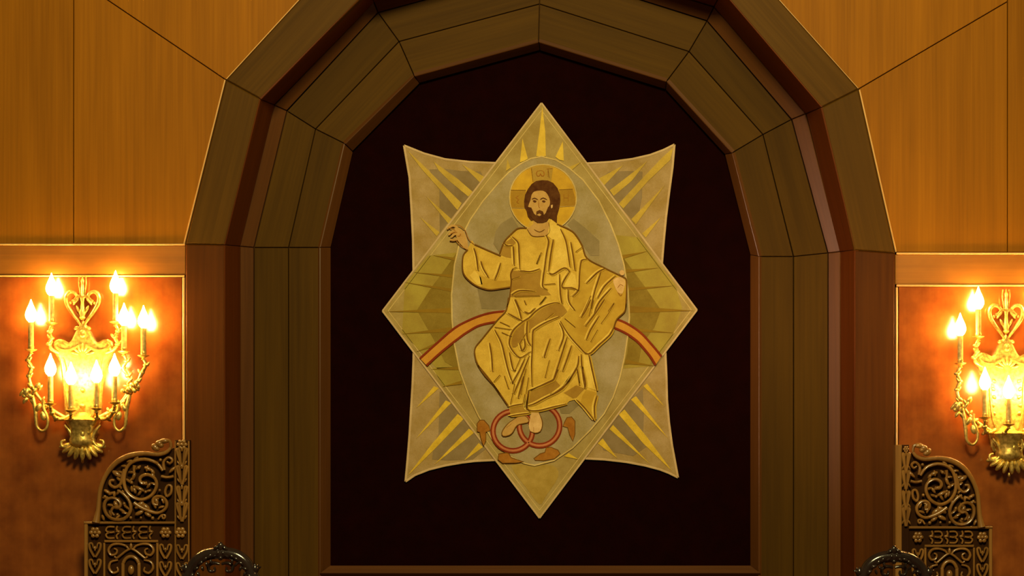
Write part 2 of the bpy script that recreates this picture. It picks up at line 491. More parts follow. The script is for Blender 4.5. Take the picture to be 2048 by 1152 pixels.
# slim beads, their pale colour paints the highlight along bevelled edges
def highlight_bead(p, q, r, Y=-0.004):
    MB().tube([W(*p, Y), W(*q, Y)], r, n=8).build('highlight_bead', M['highlight_bead'], wall)
highlight_bead((XL, 489), (370, 489), 0.0048, -0.006)
highlight_bead((XL, 552), (369, 552), 0.0050, -0.006)
highlight_bead((367.5, 555), (367.5, FLR), 0.0068, -0.010)
highlight_bead((1793, 507), (XR, 507), 0.0052, -0.006)
highlight_bead((1793, 571), (XR, 571), 0.0056, -0.006)
highlight_bead((1793.5, 575), (1793.5, FLR), 0.0060, -0.010)
highlight_bead((368, 488), (450, 160), 0.0042, -0.004)
highlight_bead((1719, 180), (1792, 504), 0.0046, -0.004)
highlight_bead((453, 158), (673, -82), 0.0028, -0.004)
highlight_bead((1487, -80), (1716, 177), 0.0034, -0.004)
# core behind all the panels, with the arch opening left free
core = MB()
for poly in up_panels:
    core.add([W(x, y, 0.02) for x, y in poly], [tuple(range(len(poly)))])
for a_, b_ in ((XL, 371), (1790, XR)):
    core.add([W(a_, 488, 0.02), W(b_, 488, 0.02), W(b_, FLR, 0.02), W(a_, FLR, 0.02)], [(0, 1, 2, 3)])
    core.add([W(a_, YT - 4, 0.45), W(b_, YT - 4, 0.45), W(b_, FLR, 0.45), W(a_, FLR, 0.45)], [(0, 1, 2, 3)])
core.add([W(XL, YT - 4, 0.45), W(XR, YT - 4, 0.45), W(XR, FLR, 0.45), W(XL, FLR, 0.45)], [(0, 1, 2, 3)])
core.build('wall_core', M['recess_shade'], wall, smooth=False)

fl = MB().box((-6, -10.5, -0.12), (6, 0.5, 0.0)).build('floor', M['carpet'], None, smooth=False)
tag(fl, 'dark red carpeted floor in front of the wall', 'floor', kind='structure')

# ------------------------------------------------------------------ the star shaped hanging
YB = 0.318
def S(px, py, l=0): return P(px, py, YB - 0.0014 * l)
KEYS = {'H': (1010, 330, 7.68), 'A': (880, 430, 5.76), 'B': (1060, 430, 5.76), 'C': (920, 590, 5.76), 'D': (1060, 590, 5.76),
        'E': (950, 730, 7.2), 'F': (1050, 730, 7.2), 'G': (940, 790, 7.68), 'TL': (790, 270, 4.8), 'TR': (1130, 270, 4.8),
        'ML': (750, 480, 4.43), 'MR': (1200, 470, 4.267), 'BL': (790, 720, 4.43), 'BR': (1140, 720, 4.43),
        'TP': (960, 190, 5.486), 'BT': (960, 860, 6.06), None: (0, 0, 1)}
def T(k, pts):
    ox, oy, s = KEYS[k]
    return [(ox + x / s, oy + y / s) for x, y in pts]

def fill_data(pts, l, th=0.0013):
    n = len(pts)
    a = sum(pts[i][0] * pts[(i + 1) % n][1] - pts[(i + 1) % n][0] * pts[i][1] for i in range(n))
    if a > 0: pts = list(reversed(pts))
    vs_ = [S(x, y, l) for x, y in pts] + [S(x, y, l) + Vector((0, th, 0)) for x, y in pts]
    fs = []
    for f in tessellate_polygon([[Vector((x, y, 0)) for x, y in pts]]):
        f = list(f)
        e1 = vs_[f[1]] - vs_[f[0]]; e2 = vs_[f[2]] - vs_[f[0]]
        if e1.cross(e2).y > 0: f.reverse()
        fs.append(f)
    for i in range(n):
        j = (i + 1) % n
        fs.append((i, i + n, j + n, j))
    return vs_, fs

def fill(name, pts, mat, l, parent, smooth=0):
    if smooth: pts = crom(pts, smooth, True)
    vs_, fs = fill_data(pts, l)
    return mesh_obj(name, vs_, fs, M[mat], parent)

def rib(mb, pts, w, l, k=4, taper=True, closed=False):
    """flat sewn line of width w (in picture units), slightly raised"""
    if k > 1 and len(pts) > 2: pts = crom(pts, k, closed)
    elif closed: pts = [tuple(p) for p in pts]
    n = len(pts)
    vs_ = []
    for i in range(n):
        a = pts[i - 1] if (closed or i > 0) else pts[i]
        b = pts[(i + 1) % n] if (closed or i < n - 1) else pts[i]
        d = Vector((b[0] - a[0], b[1] - a[1]))
        d = d.normalized() if d.length > 1e-6 else Vector((1, 0))
        t = i / max(n - 1, 1)
        ww = w * 0.5
        if taper and not closed: ww *= 0.45 + 0.55 * min(1, 5 * min(t, 1 - t) + 0.05)
        nx, ny = -d.y * ww, d.x * ww
        vs_ += [S(pts[i][0] + nx, pts[i][1] + ny, l - 0.6), S(pts[i][0] + nx * .5, pts[i][1] + ny * .5, l), S(pts[i][0] - nx * .5, pts[i][1] - ny * .5, l), S(pts[i][0] - nx, pts[i][1] - ny, l - 0.6)]
    fs = []
    for i in range(n if closed else n - 1):
        j = (i + 1) % n
        for q in range(3):
            fs.append((i * 4 + q, j * 4 + q, j * 4 + q + 1, i * 4 + q + 1))
    mb.add(vs_, fs)

def line(name, segs, w, mat, l, parent, k=4, closed=False, taper=True):
    o = None
    for s in segs:
        mb = MB(); rib(mb, s, w, l, k, taper, closed)
        o = mb.build(name, M[mat], parent, smooth=False)
    return o

star = thing('star_tapestry', 'eight-pointed star tapestry with an embroidered robed bearded figure on the dark panel', 'tapestry', tuple(S(1080, 620)))

# back layer: four pointed banner with hollow sides
top = [(808, 291), (848, 307), (890, 318.5), (940, 324), (990, 326), (1082, 329), (1173, 327), (1220, 324), (1265, 318), (1300, 310), (1327, 300), (1349, 289)]
right = [(1345, 335), (1338, 387), (1332, 435), (1327, 489), (1324, 527), (1325, 620), (1331, 709), (1333, 755), (1334, 799), (1338, 845), (1344, 890), (1356, 955)]
bot = [(1338, 946), (1320, 939), (1290, 931), (1253, 924), (1210, 919), (1172, 917), (1080, 914), (991, 920), (950, 922), (925, 925), (890, 931), (858, 939), (830, 950), (811, 963)]
left = [(815, 920), (819, 870), (822, 820), (825, 770), (827, 720), (829, 620), (827, 540), (826, 480), (823, 420), (819, 355)]
banner = top + right + bot + left
fill('corner_banner', banner, 'banner', 0, star)
line('banner_piping', [top, [top[-1]] + right, [right[-1]] + bot, [bot[-1]] + left + [top[0]]], 4.2, 'piping', 1.4, star, k=1, taper=False)
for k, pts in (('TL', [(330, 330), (480, 325), (640, 345), (820, 350), (860, 420), (640, 670), (430, 940), (425, 520)]),
               ('TR', [(330, 420), (430, 350), (600, 345), (745, 350), (740, 600), (690, 860), (560, 720), (440, 600)]),
               ('BL', [(395, 280), (420, 280), (600, 500), (800, 790), (690, 880), (480, 890), (330, 880), (340, 740), (385, 660)]),
               ('BR', [(590, 300), (645, 250), (655, 480), (650, 640), (690, 760), (560, 850), (300, 800), (250, 720), (430, 440)])):
    fill('grey_patch', T(k, pts), 'patch', 1, star)
R_ = lambda k, pts, m, l=2: fill('ray', T(k, pts), m, l, star)
R_('TL', [(120, 150), (250, 270), (420, 440), (640, 655), (600, 722), (420, 510), (250, 320)], 'ray_dull')
R_('TL', [(370, 255), (600, 420), (745, 545), (705, 592), (520, 440), (420, 340)], 'ray_dull')
R_('TL', [(640, 280), (855, 400), (815, 455)], 'ray_dull')
R_('TL', [(300, 590), (545, 810), (515, 855)], 'ray_dull')
R_('TL', [(240, 790), (430, 935), (400, 972)], 'ray_dull')
R_('TR', [(1040, 120), (1010, 240), (800, 440), (560, 705), (515, 660), (740, 420), (930, 220)], 'ray_dull')
R_('TR', [(790, 250), (600, 400), (430, 530), (468, 585), (640, 440)], 'ray_dull')
R_('TR', [(560, 290), (320, 420), (375, 485)], 'ray_dull')
R_('TR', [(960, 480), (635, 810), (680, 858)], 'ray_dull')
R_('TR', [(925, 785), (740, 945), (775, 985)], 'ray_dull')
R_('BL', [(190, 425), (345, 232), (388, 250)], 'ray')
R_('BL', [(185, 700), (450, 358), (498, 380)], 'ray')
R_('BL', [(112, 1025), (330, 740), (555, 478), (612, 518), (360, 780)], 'ray')
R_('BL', [(345, 930), (655, 608), (706, 640)], 'ray')
R_('BL', [(610, 892), (742, 735), (780, 772)], 'ray')
R_('BR', [(835, 412), (650, 232), (682, 208)], 'ray')
R_('BR', [(870, 695), (540, 350), (585, 320)], 'ray')
R_('BR', [(905, 985), (650, 740), (432, 482), (482, 438), (680, 680)], 'ray')
R_('BR', [(710, 925), (350, 612), (382, 575)], 'ray')
R_('BR', [(420, 872), (245, 738), (290, 695)], 'ray')

# front layer: the tall diamond
dia = [(1083, 206), (1394, 620), (1079, 1036), (765, 622)]
fill('diamond_panel', dia, 'linen', 3, star)
line('diamond_piping', [[dia[i], dia[(i + 1) % 4]] for i in range(4)], 3.4, 'piping', 4.2, star, k=1, taper=False)
inn = inset2d(dia, 9)
line('diamond_seam', [[tuple(inn[i]), tuple(inn[(i + 1) % 4])] for i in range(4)], 1.6, 'cord', 4.0, star, k=1, taper=False)
fill('olive_gold_field', T('ML', [(265, 390), (470, 140), (730, 110), (730, 830), (745, 1150), (560, 1150), (240, 820)]), 'yellow', 4, star)
fill('olive_gold_field', T('MR', [(135, 0), (330, 20), (500, 250), (640, 420), (700, 620), (620, 860), (430, 1120), (200, 1140), (250, 600)]), 'yellow', 4, star)
fill('olive_gold_field', T('BL', [(330, 70), (600, 60), (620, 210), (430, 230)]), 'yellow', 4, star)
fill('olive_field', T('ML', [(372, 620), (500, 420), (600, 285), (690, 160), (730, 100), (725, 900), (740, 1150), (620, 1080), (520, 880)]), 'olive', 5, star)
fill('olive_field', T('MR', [(520, 640), (375, 430), (215, 215), (190, 180), (230, 450), (255, 640), (235, 1000), (205, 1110), (330, 1090), (360, 930), (465, 790)]), 'olive', 5, star)
Sp = lambda k, tip, b1, b2: fill('ochre_spike', T(k, [tip, b1, b2]), 'spike', 6, star)
Sp('ML', (515, 136), (735, 158), (735, 190))
Sp('ML', (340, 286), (700, 308), (700, 336))
Sp('ML', (262, 374), (690, 432), (690, 462))
Sp('ML', (110, 634), (690, 600), (690, 648))
Sp('ML', (240, 832), (690, 770), (690, 815))
Sp('ML', (365, 990), (560, 900), (580, 930))
Sp('MR', (405, 138), (185, 172), (190, 205))
Sp('MR', (505, 280), (215, 295), (215, 325))
Sp('MR', (640, 432), (230, 450), (230, 480))
Sp('MR', (800, 646), (255, 605), (255, 665))
Sp('MR', (635, 836), (260, 790), (260, 825))
Sp('MR', (470, 1118), (215, 1062), (215, 1100))
Sp('BL', (320, 82), (570, 58), (570, 88))
Sp('BL', (420, 236), (592, 180), (592, 214))
R_('TP', [(683, 125), (716, 400), (722, 672), (616, 672), (652, 400)], 'ray', 6)
R_('TP', [(466, 478), (525, 700), (485, 722), (438, 740)], 'ray', 6)
R_('TP', [(908, 508), (920, 722), (870, 710), (828, 680)], 'ray', 6)
R_('TP', [(300, 700), (335, 800), (285, 835)], 'ray_dull', 6)
R_('TP', [(1110, 735), (1000, 830), (950, 800)], 'ray_dull', 6)
R_('BT', [(1190, 355), (1020, 320), (1075, 280)], 'ray', 6)
fill('tip_field', T('BT', [(720, 900), (560, 700), (380, 440), (600, 425), (880, 430), (950, 560), (800, 800)]), 'tip_gold', 4, star, 3)

# oval behind the figure
oval = [(1083, 313), (1062, 317), (1042, 327), (1017, 345), (996, 367), (966, 402), (940, 440), (921, 478), (909, 530), (903, 590), (904, 640), (909, 690), (919, 740), (937, 790), (957, 832), (984, 878), (1020, 913), (1050, 927), (1069, 931), (1108, 921), (1145, 896), (1181, 860), (1208, 828), (1226, 795), (1240, 755), (1249, 715), (1255, 675), (1259, 634), (1256, 580), (1248, 530), (1237, 490), (1221, 448), (1198, 402), (1166, 360), (1138, 336), (1112, 320)]
fill('oval_panel', oval, 'oval', 7, star)
line('oval_cord', [oval], 2.8, 'cord', 8.3, star, k=1, closed=True)
fill('slate_patch', T('A', [(830, 20), (700, 100), (640, 190), (615, 330), (690, 445), (760, 300), (905, 140)]), 'oval_dark', 8, star)
fill('slate_patch', T('B', [(430, 110), (500, 40), (640, 150), (800, 300), (800, 470), (700, 470), (600, 340), (520, 210)]), 'oval_dark', 8, star)
fill('slate_patch', T('A', [(430, 850), (800, 835), (780, 1060), (720, 1090), (480, 1080)]), 'oval_dark', 8, star)
fill('slate_patch', T('F', [(470, 560), (640, 490), (800, 555), (640, 700), (520, 700)]), 'oval_dark', 8, star)

# rainbow arc
arcs = [([(840, 717), (872, 688), (908, 657), (935, 642), (962, 631), (986, 625), (1014, 622)], [(853, 731), (885, 702), (922, 673), (940, 661), (956, 652), (974, 647), (992, 644)]),
        ([(1232, 638), (1250, 645), (1270, 657), (1285, 669), (1298, 683), (1311, 698), (1323, 713)], [(1224, 654), (1245, 663), (1262, 673), (1277, 685), (1291, 701), (1302, 715), (1311, 730)])]
for o_, i_ in arcs:
    oo, ii = crom(o_, 3), crom(i_, 3)
    fill('arc_band', oo + ii[::-1], 'orange', 9, star)
    line('arc_edging', [oo, ii], 4.6, 'red', 10.2, star, k=1, taper=False)

# two linked wheels and their wings
def circ(cx, cy, r, n=36, ry=None): return [(cx + r * math.cos(2 * PI * i / n), cy + (ry or r) * math.sin(2 * PI * i / n)) for i in range(n)]
fill('wheel_hub_field', circ(1079, 851, 38), 'oval_dark', 8.5, star)
for cx, cy, r in ((1079, 851, 40.5), (1025.5, 862, 39.5)):
    wr = line('wheel_ring', [circ(cx, cy, r)], 11, 'red', 10, star, k=1, closed=True)
    line('rose_inlay', [circ(cx, cy, r)], 4.4, 'pink', 10.9, wr, k=1, closed=True)
wings = [[(110, 560), (108, 440), (150, 385), (215, 385), (290, 470), (312, 545), (242, 570), (244, 700), (210, 782), (170, 680), (150, 570)],
         [(1428, 480), (1450, 420), (1490, 345), (1560, 335), (1612, 400), (1612, 600), (1580, 712), (1530, 610), (1500, 500)],
         [(440, 905), (570, 885), (600, 900), (630, 960), (825, 1028), (700, 1042), (500, 1045), (430, 990)],
         [(1170, 810), (1240, 800), (1350, 845), (1385, 900), (1300, 978), (1130, 1008), (1000, 1002), (980, 975), (1080, 900), (1150, 880)]]
for w in wings:
    wo = fill('wing', T('G', w), 'wing', 9, star)
    line('wing_outline', [T('G', w)], 1.6, 'stitch', 9.8, wo, k=1, closed=True)

# the figure
fig = fill('robed_figure', [(1053, 458), (1036, 456), (1024, 465), (1008, 484), (999, 511), (977, 501), (949, 489), (944, 480), (935, 499), (927, 510), (924, 527), (926, 545), (935, 559), (955, 573), (977, 580), (998, 578), (1021, 574), (1019, 593), (1014, 616), (995, 640), (984, 656), (965, 677), (950, 696), (950, 713), (956, 731), (970, 751), (988, 771), (1000, 788), (1010, 802), (1018, 813), (1021, 830), (1036, 829), (1058, 826), (1075, 822), (1085, 821), (1106, 813), (1133, 808), (1139, 802), (1153, 799), (1161, 808), (1169, 819), (1181, 833), (1189, 841), (1192, 838), (1189, 819), (1194, 794), (1193, 780), (1186, 761), (1188, 755), (1182, 738), (1176, 708), (1199, 689), (1220, 670), (1227, 658), (1234, 639), (1249, 623), (1252, 607), (1253, 586), (1253, 558), (1244, 553), (1209, 536), (1178, 519), (1171, 508), (1161, 486), (1145, 463), (1135, 456), (1116, 449), (1102, 437), (1092, 432), (1060, 440)], 'robe', 12, star)
fc = lambda n, k, p, m, l, sm=0: fill(n, T(k, p), m, l, fig, sm)
fc('halo', None, circ(1086, 396, 67), 'halo', 11)
line('halo_cord', [circ(1086, 396, 67)], 2.2, 'cord', 12.4, fig, k=1, closed=True)
fc('halo_cross', 'H', [(85, 380), (320, 385), (300, 660), (95, 655)], 'halo_dark', 12)
fc('halo_cross', 'H', [(830, 380), (1040, 375), (1080, 500), (1085, 632), (840, 650)], 'halo_dark', 12)
fc('halo_cross', 'H', [(400, 45), (520, 15), (640, 12), (740, 40), (700, 300), (450, 300)], 'halo_tan', 12)
line('halo_bar', [T('H', [(85, 385), (320, 385)]), T('H', [(830, 380), (1040, 370)]), T('H', [(405, 50), (430, 260)]), T('H', [(660, 60), (680, 200)])], 2.0, 'stitch', 12.9, fig, k=1)
line('halo_bar', [T('H', [(95, 662), (310, 668)]), T('H', [(840, 640), (1085, 632)])], 1.8, 'cord', 12.9, fig, k=1)
# letters of the halo
line('letter_stroke', [T('H', [(545, 85), (500, 95), (482, 130), (500, 170), (530, 165), (545, 130), (560, 165), (590, 168), (602, 130), (585, 92), (545, 85)]),
                      T('H', [(640, 60), (725, 55)]), T('H', [(660, 60), (660, 180)]),
                      T('H', [(905, 450), (905, 560)]), T('H', [(905, 505), (970, 505)]), T('H', [(970, 450), (970, 560)]),
                      T('H', [(210, 470), (170, 500), (210, 530), (180, 570), (215, 590)])], 1.8, 'wing', 13.2, fig, k=2)
hair = fc('hair', 'H', [(570, 232), (480, 245), (410, 290), (350, 370), (308, 460), (292, 560), (298, 650), (330, 700), (350, 790), (400, 858), (440, 850), (480, 800), (640, 800), (690, 825), (740, 850), (797, 890), (800, 780), (835, 660), (850, 560), (848, 460), (810, 360), (740, 275), (660, 238)], 'hair', 14)
fc('neck', 'H', [(425, 840), (440, 900), (340, 985), (380, 1050), (425, 1092), (520, 1098), (640, 1080), (688, 1000), (660, 860)], 'skin', 13)
fc('face', 'H', [(540, 393), (450, 408), (408, 460), (392, 540), (355, 640), (400, 660), (440, 760), (490, 830), (560, 850), (625, 790), (655, 690), (690, 600), (684, 520), (645, 440), (600, 403)], 'skin', 15, 2)
fc('beard', 'H', [(345, 640), (405, 655), (445, 745), (478, 775), (482, 715), (530, 690), (585, 715), (598, 765), (625, 735), (660, 650), (705, 600), (730, 700), (690, 800), (640, 868), (580, 888), (500, 888), (450, 855), (385, 780)], 'hair', 16)
fc('lip', 'H', [(485, 765), (530, 745), (560, 765), (530, 785)], 'skin', 17)
fc('ear', 'H', [(705, 615), (735, 610), (730, 655), (708, 668)], 'skin_pale', 17)
fc('eye', 'H', [(425, 548), (450, 538), (485, 550), (475, 575), (445, 575)], 'hair', 16)
fc('eye', 'H', [(565, 550), (595, 540), (625, 553), (610, 578), (580, 572)], 'hair', 16)
line('brow', [T('H', [(412, 528), (455, 510), (505, 535)]), T('H', [(540, 535), (585, 507), (648, 535)])], 2.3, 'hair', 16.2, fig, k=2)
line('nose_line', [T('H', [(520, 540), (518, 640), (540, 660)])], 1.2, 'wing', 16.2, fig, k=2)
line('neck_line', [T('H', [(445, 990), (530, 1030), (610, 990)]), T('H', [(340, 985), (380, 1050), (425, 1092), (520, 1100), (640, 1080), (690, 1000), (668, 880)])], 1.8, 'stitch', 14, fig, k=3)
# robe pieces of other tones
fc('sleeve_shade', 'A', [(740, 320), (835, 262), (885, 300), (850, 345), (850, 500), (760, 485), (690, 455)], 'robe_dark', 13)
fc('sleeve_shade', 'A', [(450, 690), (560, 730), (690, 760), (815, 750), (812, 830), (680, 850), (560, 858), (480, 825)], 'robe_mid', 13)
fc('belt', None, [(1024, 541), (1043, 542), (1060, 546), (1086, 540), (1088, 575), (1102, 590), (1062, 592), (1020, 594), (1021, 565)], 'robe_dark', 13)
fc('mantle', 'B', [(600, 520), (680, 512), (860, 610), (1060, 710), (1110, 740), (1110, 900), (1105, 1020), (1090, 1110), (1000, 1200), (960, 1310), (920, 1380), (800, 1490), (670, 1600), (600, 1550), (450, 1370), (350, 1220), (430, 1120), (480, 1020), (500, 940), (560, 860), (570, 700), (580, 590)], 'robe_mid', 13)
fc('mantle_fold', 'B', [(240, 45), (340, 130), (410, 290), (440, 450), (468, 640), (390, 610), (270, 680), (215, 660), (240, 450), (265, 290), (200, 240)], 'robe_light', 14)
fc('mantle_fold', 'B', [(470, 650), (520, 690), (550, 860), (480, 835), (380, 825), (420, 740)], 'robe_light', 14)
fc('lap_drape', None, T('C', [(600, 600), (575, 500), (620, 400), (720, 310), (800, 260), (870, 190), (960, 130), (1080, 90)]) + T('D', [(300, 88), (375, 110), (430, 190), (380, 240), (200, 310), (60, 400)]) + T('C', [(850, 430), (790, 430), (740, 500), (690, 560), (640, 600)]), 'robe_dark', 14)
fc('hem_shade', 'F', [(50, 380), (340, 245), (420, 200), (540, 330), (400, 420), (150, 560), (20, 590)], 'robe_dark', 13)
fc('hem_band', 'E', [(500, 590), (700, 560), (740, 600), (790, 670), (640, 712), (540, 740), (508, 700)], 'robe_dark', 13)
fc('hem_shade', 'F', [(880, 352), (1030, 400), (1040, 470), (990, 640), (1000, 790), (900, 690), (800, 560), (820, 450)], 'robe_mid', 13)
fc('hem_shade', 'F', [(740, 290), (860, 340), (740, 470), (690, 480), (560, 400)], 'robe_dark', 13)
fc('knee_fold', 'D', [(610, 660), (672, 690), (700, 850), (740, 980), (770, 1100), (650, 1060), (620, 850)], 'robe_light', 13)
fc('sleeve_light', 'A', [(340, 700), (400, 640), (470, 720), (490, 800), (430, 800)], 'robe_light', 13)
folds = [('A', p) for p in (
    [(830, 250), (900, 320), (910, 420), (920, 620)], [(740, 330), (780, 355), (840, 350)], [(845, 360), (850, 450), (855, 580)],
    [(700, 550), (670, 650), (630, 750)], [(470, 530), (500, 620), (560, 720)],
    [(390, 380), (420, 480), (440, 640)], [(830, 740), (920, 710)], [(840, 620), (880, 600)], [(830, 920), (920, 870), (1100, 880)],
    [(860, 937), (1150, 928)], [(920, 640), (1040, 652), (1150, 620)], [(870, 970), (930, 1100)], [(1150, 460), (1110, 560)])]
folds += [('B', p) for p in (
    [(190, 240), (215, 310), (190, 450), (170, 600), (150, 750), (150, 830), (200, 860)], [(270, 280), (240, 450), (215, 650)],
    [(215, 665), (270, 680), (390, 610), (460, 650)], [(460, 650), (400, 740), (370, 830), (480, 840), (560, 870)], [(350, 160), (410, 290), (440, 450), (460, 600)],
    [(470, 310), (500, 480), (520, 640)], [(600, 370), (525, 425)], [(660, 510), (600, 520), (580, 590), (570, 700), (560, 860), (490, 940)],
    [(870, 615), (780, 660), (650, 790)], [(820, 650), (770, 800), (740, 900), (700, 1080)], [(700, 930), (600, 1150)],
    [(990, 700), (860, 820), (780, 960)], [(940, 840), (800, 1000), (740, 1130)], [(970, 1010), (900, 1110)], [(130, 430), (75, 560)],
    [(160, 800), (290, 790)], [(340, 680), (350, 900), (370, 1020)], [(180, 940), (110, 1030)], [(440, 860), (450, 1000), (520, 1100)])]
folds += [('C', p) for p in (
    [(550, 210), (640, 260), (720, 300)], [(460, 310), (570, 360)], [(400, 370), (600, 400)], [(480, 430), (590, 480)],
    [(820, 650), (690, 720), (580, 600), (575, 500), (620, 400), (720, 310), (800, 260), (870, 190), (960, 130), (1080, 90), (1150, 95)],
    [(1150, 250), (1000, 310), (880, 380), (840, 430), (835, 600), (825, 800), (830, 1050)], [(700, 720), (630, 880)],
    [(340, 550), (365, 700), (375, 880)], [(460, 920), (390, 1000)], [(400, 400), (480, 560), (520, 720), (560, 880), (610, 1020)],
    [(570, 660), (610, 850), (640, 870)], [(750, 730), (680, 880), (600, 1020)], [(800, 700), (700, 950), (620, 1140)], [(760, 850), (700, 1140)],
    [(790, 950), (760, 1140)], [(630, 50), (680, 170), (710, 280)], [(740, 60), (760, 110)], [(990, 20), (920, 100)], [(870, 150), (800, 210), (740, 190)],
    [(780, 300), (770, 400), (780, 520), (820, 590)], [(760, 440), (690, 560)], [(690, 560), (715, 640), (750, 590), (740, 500)],
    [(1040, 500), (990, 650), (970, 720)], [(1030, 750), (980, 950)], [(1080, 210), (980, 290)], [(510, 930), (560, 1080)])]
folds += [('D', p) for p in (
    [(350, 300), (440, 450), (560, 590), (670, 680), (800, 570), (920, 460), (960, 390)], [(430, 480), (380, 640), (320, 830), (270, 970)],
    [(480, 580), (430, 730), (375, 880)], [(340, 320), (390, 460), (330, 640)], [(400, 270), (520, 370)],
    [(560, 700), (540, 840), (410, 1030), (250, 1150)], [(590, 680), (600, 850), (630, 1060)], [(540, 850), (570, 1040)],
    [(680, 690), (720, 880), (770, 1100)], [(700, 50), (640, 180), (590, 260)], [(730, 60), (680, 240)], [(860, 50), (760, 200), (640, 360)],
    [(800, 240), (700, 400), (650, 520)], [(970, 100), (900, 220)], [(780, 400), (700, 540)], [(900, 220), (820, 330)], [(270, 970), (0, 1100)])]
folds += [('E', p) for p in (
    [(780, 370), (740, 560), (740, 610), (790, 670)], [(490, 600), (600, 575), (700, 560)], [(540, 430), (510, 570)], [(700, 160), (660, 330), (620, 480)],
    [(720, 420), (690, 560)], [(500, 735), (640, 712), (800, 690)], [(570, 270), (540, 430)])]
folds += [('F', p) for p in (
    [(50, 370), (20, 590), (50, 650), (200, 655), (400, 605), (600, 560)], [(60, 370), (340, 250), (420, 200), (470, 60)],
    [(20, 590), (130, 560), (300, 470), (500, 370), (600, 270), (740, 40)], [(760, 70), (780, 260)], [(820, 20), (870, 250), (860, 340)],
    [(740, 500), (860, 620), (1000, 800)], [(1040, 440), (1000, 600), (1010, 780)])]
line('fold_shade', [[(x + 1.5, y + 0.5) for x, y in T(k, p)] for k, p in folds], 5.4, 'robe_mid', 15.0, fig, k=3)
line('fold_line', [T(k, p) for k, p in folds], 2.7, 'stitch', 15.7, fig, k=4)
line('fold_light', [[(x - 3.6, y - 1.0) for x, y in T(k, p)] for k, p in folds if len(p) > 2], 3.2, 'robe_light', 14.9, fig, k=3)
outl = [T('A', [(1000, 150), (900, 155), (820, 220), (740, 310), (690, 440)]), T('A', [(400, 340), (560, 410), (700, 470), (840, 480)][:3]),
        T('A', [(320, 400), (270, 460), (258, 560), (270, 670), (330, 750), (430, 820), (560, 860), (700, 847), (810, 830)]),
        T('A', [(840, 620), (815, 680), (822, 760), (815, 830), (800, 960), (770, 1060)]),
        T('B', [(310, 105), (440, 160), (520, 220), (600, 350), (660, 500), (860, 610), (1060, 710), (1110, 750), (1112, 900), (1105, 1070)]),
        T('C', [(560, 30), (530, 180), (430, 290), (260, 500), (175, 610), (175, 710), (210, 810), (290, 930), (390, 1040), (460, 1140)]),
        T('E', [(40, 0), (250, 260), (480, 590)]), T('D', [(920, 460), (960, 390), (1000, 280), (1090, 190), (1108, 100)])]
line('outline_cord', outl, 2.9, 'stitch', 15.5, fig, k=4, taper=False)
# hands
fc('hand', 'A', [(165, 150), (225, 150), (285, 205), (318, 310), (322, 405), (270, 370), (200, 290), (185, 225)], 'skin', 14, 2)
for p in ([(215, 160), (160, 122), (105, 140), (85, 165)], [(200, 180), (140, 190), (100, 232)], [(205, 215), (160, 225), (125, 262)], [(205, 270), (165, 288), (112, 285)], [(260, 250), (235, 215), (205, 240)]):
    line('finger', [T('A', p)], 4.6, 'skin', 14.4, fig, k=3)
line('hand_outline', [T('A', [(175, 115), (230, 125), (290, 180), (330, 280), (400, 345)]), T('A', [(115, 295), (180, 290), (230, 350), (320, 405)]), T('A', [(200, 240), (225, 245), (240, 215)]), T('A', [(90, 150), (140, 160), (185, 190)]), T('A', [(120, 215), (165, 205), (200, 200)])], 1.5, 'wing', 15, fig, k=3)
fc('hand', 'B', [(960, 745), (1040, 712), (1098, 760), (1085, 840), (1062, 905), (1012, 890), (972, 810)], 'skin_pale', 15, 2)
fc('thumb', 'B', [(1040, 640), (1075, 635), (1090, 665), (1075, 695), (1045, 690), (1030, 665)], 'skin_pale', 15, 2)
line('hand_outline', [T('B', [(1010, 840), (1040, 800), (1075, 820)]), T('B', [(1010, 890), (1045, 930), (1062, 905)])], 1.4, 'wing', 16, fig, k=3)
# feet
f1 = [(735, 335), (850, 320), (905, 385), (880, 425), (755, 450), (700, 495), (660, 570), (600, 620), (510, 632), (488, 580), (530, 500), (610, 415)]
f2 = [(945, 262), (1055, 262), (1105, 380), (1112, 470), (1080, 560), (1000, 585), (930, 560), (903, 470), (920, 380)]
for f_ in (f1, f2):
    o_ = fc('foot', 'G', f_, 'skin_pale' if f_ is f2 else 'skin', 12.5, 2)
line('foot_outline', [T('G', f1 + [f1[0]]), T('G', f2[1:7])], 1.9, 'stitch', 13.5, fig, k=2)
line('foot_outline', [T('G', [(975, 490), (980, 560)]), T('G', [(560, 500), (640, 440)])], 1.4, 'wing', 13.5, fig, k=1)

